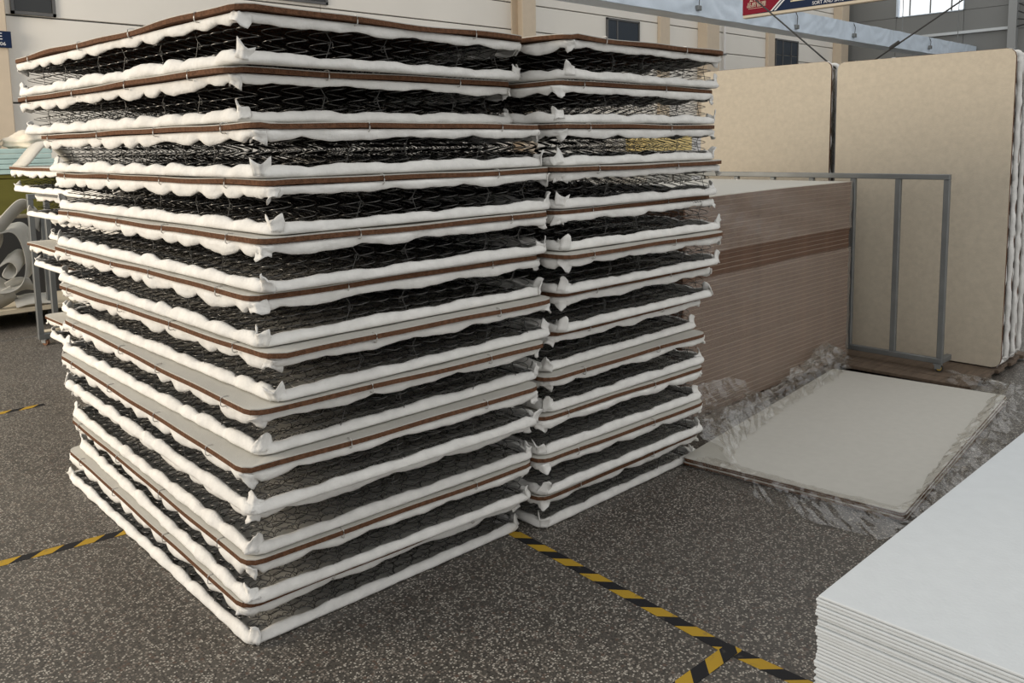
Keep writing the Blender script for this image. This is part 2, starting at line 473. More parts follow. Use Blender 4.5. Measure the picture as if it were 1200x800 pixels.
def tab_mesh(seed, up=1):
    r = np.random.default_rng(seed)
    nu, nv = 7, 5
    V = []
    for j in range(nv):
        v = j / (nv - 1)
        for i in range(nu):
            u = i / (nu - 1) * 2 - 1
            fold = abs(u) ** 0.8
            x = u * (0.030 - 0.004 * v + 0.004 * math.sin(v * 3 + seed)) + 0.006 * v * math.sin(seed)
            y = -0.020 * (1 - fold) - 0.004 + 0.010 * v * math.cos(seed * 2.1) + 0.006 * math.sin(3 * v) + r.normal(0, 0.0018)
            z = v * (0.045 + 0.013 * math.sin(u * 2.2 + seed)) + r.normal(0, 0.0015)
            V.append((x, y, z * up))
    V = np.array(V)
    B = V + np.array((0, 0.005, 0))
    n = nu * nv
    F = []
    for j in range(nv - 1):
        for i in range(nu - 1):
            a = j * nu + i
            F.append((a, a + 1, a + nu + 1, a + nu)); F.append((n + a + nu, n + a + nu + 1, n + a + 1, n + a))
    bd = [i for i in range(nu)] + [j * nu + nu - 1 for j in range(1, nv)] + [(nv - 1) * nu + i for i in range(nu - 2, -1, -1)] + [j * nu for j in range(nv - 2, 0, -1)]
    for a, b in zip(bd, bd[1:] + bd[:1]): F.append((a, n + a, n + b, b))
    return MB().add(np.concatenate([V, B]), F).mesh('corner_tab', True)
tabs_up = [tab_mesh(s, 1) for s in range(6)]
tabs_dn = [tab_mesh(s + 20, -0.75) for s in range(6)]

def lobes(S, K, seed, amp_side, amp_front, p_side, p_front):
    r = np.random.default_rng(seed)
    out = np.zeros(len(S)); puff = np.zeros(len(S))
    ph = r.uniform(0, 1, 5); 
    warp = r.uniform(-0.25, 0.25, 64)
    S2 = S + 0.045 * np.sin(S * 6.1 + seed) + 0.03 * np.sin(S * 13.7 + 2.3 * seed)
    for i, (s, k) in enumerate(zip(S2, K)):
        if k in (1, 3): p, a = p_side, amp_side
        elif k in (0, 2): p, a = p_front, amp_front
        else: p, a = p_front, amp_front * 0.6
        q = s / p + ph[k % 4]
        c = int(math.floor(q)); fr = q - c
        fr = min(1, max(0, fr + 0.10 * warp[c % 64] * math.sin(PI * fr)))
        l = math.sin(PI * fr) ** 0.75
        out[i] = a * (1 + 1.7 * warp[(c * 3 + k) % 64]) * l
        puff[i] = l
    out += 0.0018 * np.sin(S * 37 + seed) + 0.0012 * np.sin(S * 91 + 2 * seed)
    return out, puff

def flange_mesh(W, L, lower, seed, hs=1.0):
    P, N, S, K = rrect(W, L, 0.034, 0.0175)
    n = len(S)
    lob, puff = lobes(S, K, seed, 0.015 if lower else 0.021, 0.009 if lower else 0.013, 0.205, 0.33)
    r = np.random.default_rng(seed + 500)
    wob = 0.003 * np.sin(S * 23 + seed) + 0.003 * np.sin(S * 51 + seed * 2)
    crease = r.normal(0, 1, (n, 9)); crease = 0.0007 * (crease + np.roll(crease, 1, 0) + 0.6 * np.roll(crease, 1, 1))
    if lower:
        prof = [(-0.035, 0.002, 0, 0), (0.004, 0.001, 0, 0), (0.012, 0.003, 0, .3), (0.0155, 0.010, .1, .9), (0.014, 0.019, .35, 1), (0.0105, 0.027, .7, .8), (0.005, 0.033, 1, .5), (-0.004, 0.0345, 1, .2), (-0.012, 0.031, .9, 0),
                (-0.011, 0.028, .9, 0), (-0.004, 0.031, 1, .2), (0.0025, 0.030, 1, .5), (0.0075, 0.025, .7, .8), (0.0105, 0.018, .35, 1), (0.012, 0.010, .1, .9), (0.008, 0.006, 0, .3), (0.002, 0.004, 0, 0), (-0.035, 0.004, 0, 0)]
        sg = 1; z0 = 0.0
    else:
        prof = [(-0.035, -0.001, 0, 0), (0.002, -0.001, 0, 0), (0.010, -0.003, 0, .3), (0.0135, -0.009, .1, .8), (0.014, -0.016, .35, 1), (0.012, -0.023, .7, 1), (0.009, -0.029, 1, .8), (0.004, -0.030, 1, .4),
                (0.003, -0.027, 1, .4), (0.006, -0.026, 1, .8), (0.009, -0.021, .7, 1), (0.0105, -0.015, .35, 1), (0.010, -0.009, .1, .8), (0.006, -0.004, 0, .3), (0, -0.003, 0, 0), (-0.035, -0.003, 0, 0)]
        sg = -1; z0 = CORE
    m = len(prof)
    V = np.zeros((n, m, 3))
    for j, (o, z, lf, pf) in enumerate(prof):
        off = o + pf * (0.007 * (puff - 0.5) + 0.7 * wob)
        zz = z0 + (z + sg * lf * lob) * hs * (0.86 if lower else 0.82)
        off = off + (pf * crease[:, j % 9])
        V[:, j, 0] = P[:, 0] + N[:, 0] * off
        V[:, j, 1] = P[:, 1] + N[:, 1] * off
        V[:, j, 2] = zz
    F = []
    for i in range(n):
        a = i * m; b = ((i + 1) % n) * m
        for j in range(m):
            k = (j + 1) % m
            F.append((a + j, b + j, b + k, a + k))
    return MB().add(V.reshape(-1, 3), F).mesh('lower_flange' if lower else 'upper_flange', True)

def board_mesh(W, L, z0, z1, amp, seed, r=0.055, inset=0.0):
    P, N, S, K = rrect(W, L, r, 0.06)
    n = len(P)
    dz = amp * (np.sin(S * 5.3 + seed) * 0.6 + np.sin(S * 11.7 + 2.1 * seed) * 0.4)
    out = P - N * inset
    ctr = np.array((W / 2, L / 2))
    ins = ctr + (P - ctr) * np.array(((W - 0.18) / W, (L - 0.18) / L))
    V = [np.column_stack([ins, np.full(n, z0)]), np.column_stack([out, z0 + dz]), np.column_stack([out, z1 + dz]), np.column_stack([ins, np.full(n, z1)])]
    F = []
    for q in range(3):
        for i in range(n):
            k = (i + 1) % n
            F.append((q * n + i, q * n + k, (q + 1) * n + k, (q + 1) * n + i))
    F.append(tuple(range(n - 1, -1, -1))); F.append(tuple(3 * n + i for i in range(n)))
    return MB().add(np.concatenate(V), F).mesh('board')

def local(core, bd):
    """board placement in the unit's own axes"""
    c, s = math.cos(core[2]), math.sin(core[2])
    dx, dy = bd[0] - core[0], bd[1] - core[1]
    return (c * dx + s * dy, -s * dx + c * dy), bd[2] - core[2]

nets = {}
seedc = [0]
TH = 0.020     # board with its felt
def spring_unit(label, group, core, bd, z, W, L, W2, L2, detail, felt='felt', amp=0.003, hs=1.0, base=False):
    """core / bd: (x, y, turn) of the near corner of the wire core and of the board on it"""
    seedc[0] += 1; sd = seedc[0]
    t = thing('spring_unit', label, 'mattress spring', (core[0], core[1], z), core[2], group)
    (bx, by), br = local(core, bd)
    o = 0.017
    # wire core
    mx, my, mr = (bx * 0.25 + o + 0.010, by * 0.25 + o + 0.010, br * 0.25)
    Wn, Ln = W - 2 * o - 0.02, L - 2 * o - 0.02
    key = (round(W, 2), round(L, 2), detail)
    if key not in nets: nets[key] = net_mesh(Wn, Ln, detail)
    nt_ = obj('spring_net', nets[key], M['wire'], t, (mx, my, 0), (0, 0, mr))
    nt_['kind'] = 'stuff'
    if detail:
        cells, nx, ny, ox, oy = grid_xy(Wn, Ln)
        c, s = math.cos(mr), math.sin(mr)
        for x, y, i, j in cells:
            if i == 0 or j == 0:
                obj('coil_spring', coil_me, None, t, (mx + c * x - s * y, my + s * x + c * y, 0), (0, 0, random.uniform(-0.12, 0.12)))
        for k, fr in enumerate((0.26, 0.44, 0.74, 0.89)):
            x = fr * Wn + random.uniform(-.01, .01); y = -0.002
            obj('edge_brace', brace_me[k % 2], M['brace'], t, (mx + c * x - s * y, my + s * x + c * y, 0), (0, 0, mr + random.uniform(-.1, .1)))
        for k, fr in enumerate((0.14, 0.27, 0.43, 0.56, 0.72, 0.86)):
            y = fr * Ln + random.uniform(-.02, .02); x = -0.002
            obj('edge_brace', brace_me[k % 2], M['brace'], t, (mx + c * x - s * y, my + s * x + c * y, 0), (0, 0, mr - PI / 2 + random.uniform(-.1, .1)))
    obj('lower_flange', flange_mesh(W - 2 * o, L - 2 * o, True, sd * 2), M['flange'], t, (o, o, 0))
    ux, uy, ur = bx * 0.6 + o, by * 0.6 + o, br * 0.6
    obj('upper_flange', flange_mesh(W - 2 * o, L - 2 * o, False, sd * 2 + 1, hs), M['flange'], t, (ux, uy, 0), (0, 0, ur))
    # ears at the corners that face the aisle
    for me_l, (px, py, pr, dz) in ((tabs_up, (o, o, 0, 0.011)), (tabs_dn, (ux, uy, ur, CORE - 0.007))):
        c, s = math.cos(pr), math.sin(pr)
        for (lx, ly, a) in ((0.008, 0.008, -PI / 4), (W - 2 * o - 0.012, 0.012, PI / 4), (0.012, L - 2 * o - 0.012, -3 * PI / 4)):
            a2 = a + random.uniform(-0.7, 0.7)
            obj('corner_tab', random.choice(me_l), M['flange'], t, (px + c * lx - s * ly, py + s * lx + c * ly, dz), (random.uniform(-.25, .25), random.uniform(-.35, .35), a2 + pr))
    # board on top
    zb_ = CORE + 0.001
    b_ = obj('board', board_mesh(W2, L2, 0, TH - 0.005, amp, sd * 1.7), M['coir'], t, (bx, by, zb_), (0, 0, br))
    obj('felt_sheet', board_mesh(W2, L2, TH - 0.005, TH - 0.002, amp, sd * 1.7, inset=0.0015), M[felt], b_)
    if detail:
        rt = 0
        c, s = math.cos(br), math.sin(br)
        for fr in (0.17, 0.66) if W2 < 1.19 else (0.30, 0.78):
            x, y = W2 * fr + random.uniform(-.05, .05), 0.0
            obj('hog_ring', ring_me, M['ring'], t, (bx + c * x - s * y, by + s * x + c * y, zb_ + TH - 0.004), (0, 0, br))
        for fr in (0.12, 0.37, 0.62, 0.90):
            x, y = 0.0, L2 * fr + random.uniform(-.06, .06)
            obj('hog_ring', ring_me, M['ring'], t, (bx + c * x - s * y, by + s * x + c * y, zb_ + TH - 0.004), (0, 0, br - PI / 2))
    if base:
        obj('base_felt', boxmesh('base_felt', o, W - o, o, L - o, 0.0002, 0.0012), M['felt'], t)
    return t

LB = [(1.107, 2.257, 0.0531), (1.106, 2.345, 0.043), (1.119, 2.225, 0.0233), (1.151, 2.216, 0.0153), (1.113, 2.208, -0.0003), (1.098, 2.248, -0.0006), (1.11, 2.178, 0.0125), (1.064, 2.214, -0.0228), (1.035, 2.226, -0.026), (1.110, 2.340, -0.0227), (1.072, 2.312, -0.0317), (1.078, 2.372, -0.0256)]
LF = [(1.125, 2.29, 0.0560), (1.150, 2.365, 0.0500), (1.132, 2.233, 0.0145), (1.157, 2.213, 0.0184), (1.118, 2.214, 0.0060), (1.113, 2.246, 0.0025), (1.14, 2.221, 0.010), (1.100, 2.263, -0.003), (1.053, 2.244, -0.0235), (1.087, 2.322, -0.0276), (1.079, 2.341, -0.0447), (1.1, 2.395, -0.012)]
RB = [(2.336, 2.142, 0.0293), (2.349, 2.201, 0.0345), (2.341, 2.193, 0.024), (2.335, 2.17, 0.0052), (2.364, 2.229, 0.0277), (2.32, 2.14, 0.0121), (2.375, 2.236, 0.022), (2.385, 2.277, 0.022), (2.31, 2.248, -0.0028), (2.306, 2.274, -0.02), (2.277, 2.254, -0.0221), (2.296, 2.274, -0.0022)]
RF = [(2.370, 2.172, 0.0434), (2.340, 2.202, 0.0149), (2.352, 2.208, 0.0187), (2.355, 2.205, 0.0063), (2.36, 2.2, 0.0), (2.345, 2.184, 0.0067), (2.37, 2.23, 0.01), (2.349, 2.295, 0.0267), (2.351, 2.28, -0.0079), (2.30, 2.273, -0.0176), (2.298, 2.262, -0.0151), (2.338, 2.307, 0.0066)]
ORD = ['topmost', 'second from the top', 'third from the top', 'fourth from the top', 'fifth from the top', 'sixth from the top', 'sixth from the floor', 'fifth from the floor', 'fourth from the floor', 'third from the floor', 'second from the floor', 'lowest, on the floor']
for k in range(12):
    z = (11 - k) * PITCH + 0.001
    spring_unit('white-edged black wire spring unit, %s, in the big front left stack' % ORD[k], 'spring units in the front left stack',
                LF[k], LB[k], z, 1.20, 1.95, 1.20, 1.95, True, amp=0.006 if k == 0 else 0.003, base=(k == 11))
for k in range(12):
    z = (11 - k) * PITCH + 0.001
    spring_unit('white-edged black wire spring unit, %s, in the right stack' % ORD[k], 'spring units in the right stack',
                RF[k], RB[k], z, 1.12, 1.95, 1.12, 1.95, True, amp=0.006 if k == 0 else 0.003, base=(k == 11))
ORD9 = ['topmost', 'second from the top', 'third from the top', 'fourth from the top', 'fifth from the top', 'fourth from the floor', 'third from the floor', 'second from the floor', 'lowest']
XB = [1.405, 1.58, 1.64, 1.475, 1.66, 1.68, 1.54, 1.64, 1.66]
XF = [1.43, 1.50, 1.62, 1.51, 1.66, 1.66, 1.57, 1.64, 1.66]
for k in range(9):
    z = (8 - k) * 0.1655 + 0.001
    spring_unit('wire spring unit, %s, of the stack hidden behind the left one' % ORD9[k], 'spring units in the stack behind',
                (XF[k], 4.33 + 0.02 * (k % 3), 0), (XB[k], 4.31 + 0.02 * (k % 2), 0), z, 1.20, 1.90, 1.20, 1.90, False)

# felt arched up on the hidden stack
def ribbon_mesh(pts, wdir, width, th=0.006):
    P = np.asarray(pts, float); n = len(P)
    wv = np.asarray(wdir, float)
    if wv.ndim == 1: wv = np.tile(wv / np.linalg.norm(wv), (n, 1))
    T = np.gradient(P, axis=0); T /= np.linalg.norm(T, axis=1)[:, None]
    Nn = np.cross(T, wv); Nn /= np.linalg.norm(Nn, axis=1)[:, None] + 1e-9
    V = []
    for i in range(n):
        for a, b in ((-.5, -.5), (.5, -.5), (.5, .5), (-.5, .5)):
            V.append(P[i] + wv[i] * width * a + Nn[i] * th * b)
    F = []
    for i in range(n - 1):
        for j in range(4):
            k = (j + 1) % 4
            F.append((i * 4 + j, i * 4 + k, i * 4 + 4 + k, i * 4 + 4 + j))
    F.append((3, 2, 1, 0)); F.append(tuple((n - 1) * 4 + j for j in range(4)))
    return MB().add(V, F).mesh('ribbon', True)
t = np.linspace(0, 1, 15)
zt = 9 * 0.1655 - 0.003
pts = np.stack([1.42 + 0.34 * t, np.full(15, 5.98), zt + 0.15 * np.sin(PI * t) ** 1.3 + 0.004], 1)
tag(obj('felt_sheet', ribbon_mesh(pts, (0, 1, 0), 0.30, 0.012), M['strip']), 'grey felt piece arched up on the stack behind, below the fluffy pile', 'felt')

# upright units parked in the rack behind
Mup = Matrix(((0, 0, -1), (-1, 0, 0), (0, 1, 0)))
def upright(label, x, yr, W, z0, H, tilt=0.0):
    t = spring_unit(label, 'upright spring units behind the rack', (0, 0, 0), (0, 0, 0), 0, W, H, W, H, False, felt='cream', amp=0.0005, hs=0.45)
    t.matrix_world = Matrix.Translation((x + 0.165, yr + W, z0)) @ Matrix.Rotation(tilt, 4, 'Z') @ Mup.to_4x4()
    return t
nn = ['front', 'second', 'third']
for k in range(3):
    upright('tall cream mattress unit stood upright, %s of three, at the far right of the rack' % nn[k], 6.03 + 0.172 * k, 1.715 + 0.01 * k, 1.165, 0.056, 2.07)
for k in range(3):
    upright('tall cream mattress unit stood upright, %s of three, behind the brown board stack' % nn[k], 6.03 + 0.172 * k, 2.925 + 0.012 * k, 1.12, 0.056, 2.085)

# pallet under them
pl = thing('pallet', 'low brown wooden pallet under the rack and the upright cream units', 'pallet', (5.50, 1.72, 0))
for k in range(9):
    x = k * 0.13
    obj('plank', bevel_box('plank', x, x + 0.122, 0.0 + 0.02 * (k % 2), 2.50, 0.022, 0.045 + 0.002 * (k % 3), 0.003, 1), M['wood'], pl)
for y in (0.1, 1.2, 2.35):
    obj('bearer', boxmesh('bearer', 0.0, 1.16, y, y + 0.09, 0.0, 0.022), M['wood'], pl)

# steel rack
rk = thing('steel_rack', 'grey square-tube steel rack standing before the upright cream units', 'rack', (5.72, 1.965, 0.047))
def bar(x0, x1, y0, y1, z0, z1): return bevel_box('bar', x0, x1, y0, y1, z0, z1, 0.003, 1)
zt_, zl = 1.29, 0.055
obj('top_rail', bar(-0.018, 0.018, 0, 2.23, zt_ - 0.035, zt_), M['steel'], rk)
obj('bottom_rail', bar(-0.018, 0.018, 0, 2.23, zl, zl + 0.036), M['steel'], rk)
for k in range(8):
    y = k * 0.3045
    obj('post', bar(-0.0165, 0.0165, y, y + 0.036, zl + 0.036, zt_ - 0.035), M['steel'], rk)
obj('foot_rail', bar(0.018, 0.16, 0, 0.036, zl, zl + 0.036), M['steel'], rk)
obj('foot_rail', bar(0.018, 0.16, 2.19, 2.23, zl, zl + 0.036), M['steel'], rk)
def caster(parent, x, y, z, rot=0, wheel='rubber', R=0.026):
    c = obj('caster', MB().box(-0.022, 0.022, -0.028, 0.028, -0.006, 0).box(-0.02, -0.016, -0.02, 0.02, -0.034, -0.004).box(0.016, 0.02, -0.02, 0.02, -0.034, -0.004).mesh('caster'), M['steel'], parent, (x, y, z), (0, 0, rot))
    a = np.linspace(0, 2 * PI, 17)[:-1]
    mb = MB()
    V = [(sx, R * math.sin(q) - 0.008, -0.0545 + R + R * math.cos(q)) for sx in (-0.013, 0.013) for q in a]
    F = [(i, (i + 1) % 16, 16 + (i + 1) % 16, 16 + i) for i in range(16)] + [tuple(range(15, -1, -1)), tuple(range(16, 32))]
    obj('wheel', mb.add(V, F).mesh('wheel', False), M[wheel], c)
    V = [(sx, R * .62 * math.sin(q) - 0.008, -0.0545 + R + R * .62 * math.cos(q)) for sx in (-0.015, 0.015) for q in a]
    obj('hub', MB().add(V, F).mesh('hub'), M['yellow' if wheel == 'rubber' else 'orange'], c)
for y in (0.03, 1.1, 2.2):
    caster(rk, 0.0, y, zl, 0.35)

# ------------------------------------------------------------------ stack of brown boards in film
p2 = thing('pallet', 'dark pallet under the tall stack of brown boards', 'pallet', (3.66, 2.56, 0))
for y in (0.0, 0.5, 1.02):
    obj('bearer', boxmesh('bearer', 0, 1.92, y, y + 0.10, 0, 0.055), M['wood'], p2)
for k in range(7):
    obj('plank', boxmesh('plank', 0.02 + k * 0.28, 0.02 + k * 0.28 + 0.2, 0, 1.12, 0.055, 0.072), M['wood'], p2)
NB = 44
def ordn(n): return '%d%s' % (n, 'th' if 10 <= n % 100 <= 20 else {1: 'st', 2: 'nd', 3: 'rd'}.get(n % 10, 'th'))
bz0 = 0.073
bp_ = (1.287 - bz0) / NB
def sag_board(n=9):
    mb = MB(); V = []; F = []
    L_, W_ = 1.935, 1.12; th = bp_ - 0.0035
    for i in range(n):
        x = L_ * i / (n - 1)
        for y, z in ((0, 0), (W_, 0), (W_, th), (0, th)):
            V.append((x, y, z))
    for i in range(n - 1):
        for j in range(4):
            k = (j + 1) % 4
            F.append((i * 4 + j, i * 4 + 4 + j, i * 4 + 4 + k, i * 4 + k))
    F.append((0, 1, 2, 3)); F.append(tuple((n - 1) * 4 + j for j in (3, 2, 1, 0)))
    return np.array(V), F
SV, SF = sag_board()
bm_cache = []
for k in range(NB):
    fr = k / (NB - 1)
    V = SV.copy()
    u = V[:, 0] / 1.935
    V[:, 2] += -0.016 * fr ** 2 * np.clip((0.75 - u) / 0.75, 0, 1) ** 2      # stack settles towards its hidden end
    me = MB().add(V, SF).mesh('brown_board')
    band = 32 <= k - 0 <= 36 - 0
    q_ = ordn(NB - k)
    if k == NB - 1: lab, grp = 'brown board with pale top, uppermost of the tall wrapped brown stack', 'boards in the tall brown stack'
    elif 28 <= k <= 32: lab, grp = 'brown board %s from the top of the tall stack, in the dark unwrapped band' % q_, 'boards in the tall brown stack'
    elif k < 28: lab, grp = 'brown board behind film %s from the top of the tall stack, below the dark band' % q_, 'boards in the tall brown stack'
    else: lab, grp = 'brown board behind film %s from the top of the tall stack, above the dark band' % q_, 'boards in the tall brown stack'
    o = obj('brown_board', me, M['brownboard'], None, (3.66 + random.uniform(-.004, .004), 2.552 + random.uniform(0, 0.008), bz0 + k * bp_))
    tag(o, lab, 'board', grp)
    V2 = V.copy(); th = bp_ - 0.0035
    # pale face sheet glued on each board
    V2[:, 2] = np.where(np.tile([0, 0, 1, 1], 9) == 1, V[:, 2] + 0.0022, V[:, 2] + th)
    obj('face_sheet', MB().add(V2, SF).mesh('face_sheet'), M['felt'] if k == NB - 1 else M['brownedge'], o)

def film_sheet(name, x0, x1, z0f, z1f, y, seed, nx=60, nz=14):
    r = np.random.default_rng(seed)
    V = []
    for i in range(nx):
        u = i / (nx - 1); x = x0 + (x1 - x0) * u
        for j in range(nz):
            v = j / (nz - 1)
            a = z0f(u); b = z1f(u)
            z = a + (b - a) * v
            yy = y - 0.006 - 0.004 * math.sin(x * 7 + z * 31 + seed) - 0.003 * abs(math.sin(x * 13 - z * 17)) + r.normal(0, 0.0012)
            V.append((x, yy, z))
    F = [(i * nz + j, (i + 1) * nz + j, (i + 1) * nz + j + 1, i * nz + j + 1) for i in range(nx - 1) for j in range(nz - 1)]
    return MB().add(V, F)
def sagz(z):  # film edge follows the settled boards
    return lambda u: z - 0.015 * (z / 1.29) ** 2 * max(0, (0.75 - u) / 0.75) ** 2
fs = thing('stretch_film', 'clear stretch film around the tall stack of brown boards', 'plastic film', (0, 0, 0))
obj('film_sheet', film_sheet('f', 3.655, 5.603, sagz(0.08), sagz(0.842), 2.552, 1).mesh('film_sheet', True), M['veil'], fs)
obj('film_sheet', film_sheet('f', 3.655, 5.603, sagz(0.975), sagz(1.292), 2.552, 2).mesh('film_sheet', True), M['veil'], fs)
mb = MB(); V = []
for i in range(24):
    for j in range(14):
        V.append((5.604 + 0.005 * math.sin(i * .7 + j) ** 2, 2.55 + 1.12 * i / 23, 0.08 + 1.21 * j / 13))
obj('film_sheet', mb.add(V, [(i * 14 + j, (i + 1) * 14 + j, (i + 1) * 14 + j + 1, i * 14 + j + 1) for i in range(23) for j in range(13)]).mesh('film_sheet', True), M['veil'], fs)

# ------------------------------------------------------------------ white boards lying on the floor in torn film
WB = thing  # alias
ang = math.radians(5.9)
for k in range(4):
    th = 0.0105
    o = thing('felt_board', 'grey-white felt board on top of the low floor pile in torn film' if k == 3 else 'brown-edged felt board, %s from the top of the low floor pile' % ['fourth', 'third', 'second', ''][k], 'board',
              (3.425 - 0.006 * (3 - k) * (1 if k % 2 else -1) * 0.5, 1.295 + 0.003 * (k % 2), 0.002 + k * th), ang + 0.002 * (k % 2), 'boards of the low floor pile')
    obj('core', board_mesh(2.05, 1.02, 0, th - 0.0035, 0.0005, k, r=0.02), M['coir'], o)
    obj('felt_sheet', board_mesh(2.05, 1.02, th - 0.0034, th - 0.0006, 0.0004, k, r=0.02, inset=0.001), M['felt'], o)

def crumple(path_in, path_out, prof, seed, ny=13, amp=0.02, sub=8):
    """strip of film between two floor paths; prof(t, v) gives height"""
    r = np.random.default_rng(seed)
    A = np.array(path_in, float); B = np.array(path_out, float)
    def resample(Q, n):
        d = np.concatenate([[0], np.cumsum(np.linalg.norm(np.diff(Q, axis=0), axis=1))])
        s = np.linspace(0, d[-1], n)
        return np.stack([np.interp(s, d, Q[:, i]) for i in range(Q.shape[1])], 1)
    n = (len(A) - 1) * sub + 1
    A = resample(A, n); B = resample(B, n)
    V = []
    k1 = r.uniform(3, 9, 6); p1 = r.uniform(0, 6, 6)
    for i in range(n):
        t = i / (n - 1)
        for j in range(ny):
            v = j / (ny - 1)
            p = A[i] * (1 - v) + B[i] * v
            z = p[2] + prof(t, v)
            e = math.sin(PI * v)
            f = sum(abs(math.sin(k1[q] * (q + 1) * t * 2.3 + (q + 1) * 1.7 * v * (1 if q % 2 else -1) * 3 + p1[q])) / (q + 1.5) for q in range(6)) / 2.2
            z += amp * e * f + abs(r.normal(0, amp * 0.18)) * e
            V.append((p[0] + r.normal(0, amp * 0.2), p[1] + r.normal(0, amp * 0.2), max(0.004, z)))
    F = [(i * ny + j, (i + 1) * ny + j, (i + 1) * ny + j + 1, i * ny + j + 1) for i in range(n - 1) for j in range(ny - 1)]
    return MB().add(V, F)
tw = thing('torn_film', 'crumpled clear plastic film torn open around the white boards on the floor', 'plastic film', (0, 0, 0))
zt2 = 0.050
# heaped along the brown stack
m1 = crumple([(3.38, 2.08, zt2), (3.70, 2.24, zt2), (4.2, 2.30, zt2), (4.7, 2.36, zt2), (5.1, 2.40, zt2), (5.42, 2.45, zt2)],
             [(3.30, 2.44, 0.02), (3.72, 2.52, 0.06), (4.2, 2.53, 0.02), (4.7, 2.53, 0.05), (5.15, 2.53, 0.12), (5.52, 2.54, 0.05)],
             lambda t, v: 0.05 * math.sin(PI * v) * (1 + 0.8 * math.sin(9 * t + 1)) + 0.05 * math.exp(-((t - 0.86) / 0.08) ** 2) * math.sin(PI * v), 5, 15, 0.07, 12)
obj('film_fold', m1.mesh('film_fold'), M['film'], tw)
# tall flap at the left corner
m2 = crumple([(3.36, 2.06, 0.05), (3.62, 2.20, 0.05), (3.95, 2.26, 0.05), (4.16, 2.28, 0.05)],
             [(3.52, 2.50, 0.18), (3.76, 2.51, 0.28), (4.02, 2.51, 0.26), (4.22, 2.52, 0.20)],
             lambda t, v: 0.04 * math.sin(PI * v * 2), 9, 12, 0.05, 9)
obj('film_fold', m2.mesh('film_fold'), M['film'], tw)
# front flap spread on the floor
m3 = crumple([(3.40, 2.18, zt2), (3.40, 1.95, zt2), (3.42, 1.6, zt2), (3.46, 1.34, zt2), (3.60, 1.32, zt2)],
             [(3.27, 2.28, 0.005), (3.22, 1.95, 0.006), (3.17, 1.6, 0.006), (3.20, 1.30, 0.006), (3.55, 1.20, 0.006)],
             lambda t, v: 0.012 * math.sin(PI * v), 13, 11, 0.022, 10)
obj('film_fold', m3.mesh('film_fold'), M['film'], tw)
# along the right side
m4 = crumple([(3.60, 1.33, zt2), (4.1, 1.40, zt2), (4.6, 1.46, zt2), (5.1, 1.52, zt2), (5.44, 1.56, zt2), (5.46, 1.85, zt2)],
             [(3.55, 1.20, 0.006), (4.15, 1.24, 0.006), (4.7, 1.29, 0.006), (5.2, 1.36, 0.006), (5.66, 1.42, 0.006), (5.58, 1.85, 0.006)],
             lambda t, v: 0.03 * math.sin(PI * v) * (0.6 + t), 21, 12, 0.05, 10)
obj('film_fold', m4.mesh('film_fold'), M['film'], tw)

# ------------------------------------------------------------------ white sheet pile in the foreground
ZP = 0.45; TS = 0.009
NS = int(ZP / TS)
for k in range(NS):
    top = k == NS - 1
    me = bevel_box('white_sheet', 0, 1.95, -1.30, 0, 0, TS - 0.0012, 0.0022, 1)
    o = obj('white_sheet', me, M['sheet'], None, (1.894 + random.uniform(-0.004, 0.004), 0.920 + random.uniform(-0.004, 0.004), k * TS + 0.0006), (0, 0, random.uniform(-0.002, 0.002)))
    tag(o, 'white board on top of the foreground pile' if top else 'white board, %s from the top of the foreground pile' % ordn(NS - k), 'board', 'boards in the foreground pile')

# ------------------------------------------------------------------ hazard tapes
def tape(label, x0, y0, x1, y1, wd=0.05, z=0.0006):
    L_ = math.hypot(x1 - x0, y1 - y0)
    n = max(2, int(L_ / 0.2))
    V = []; F = []
    for i in range(n + 1):
        x = L_ * i / n
        for y, zz in ((-wd / 2, 0), (wd / 2, 0), (wd / 2, 0.0006), (-wd / 2, 0.0006)): V.append((x, y, zz))
    for i in range(n):
        for j in range(4):
            k = (j + 1) % 4
            F.append((i * 4 + j, i * 4 + k, i * 4 + 4 + k, i * 4 + 4 + j))
    F.append((3, 2, 1, 0)); F.append(tuple(n * 4 + j for j in range(4)))
    o = obj('hazard_tape', MB().add(V, F).mesh('hazard_tape'), M['tape'], None, (x0, y0, z), (0, 0, math.atan2(y1 - y0, x1 - x0)))
    return tag(o, label, 'tape')
tape('yellow and black floor tape running from the stacks to the fork', 2.262, 2.62, 2.158, 1.30)
tape('yellow and black floor tape continuing past the fork under the white pile', 2.163, 1.335, 2.185, 0.55, z=0.0004)
tape('short yellow and black tape branching left at the fork', 2.19, 1.325, 1.35, 1.345, z=0.0013)
tape('worn yellow and black floor tape at left of the big stack', -1.2, 3.90, 1.36, 3.508)
tape('faded yellow and black tape on the far floor at left', -1.5, 5.79, 1.40, 5.772)
struct('trim_9', boxmesh('trim', -6, 3.2, 8.02, 8.035, 0.0, 0.0012), M['wallgap'])

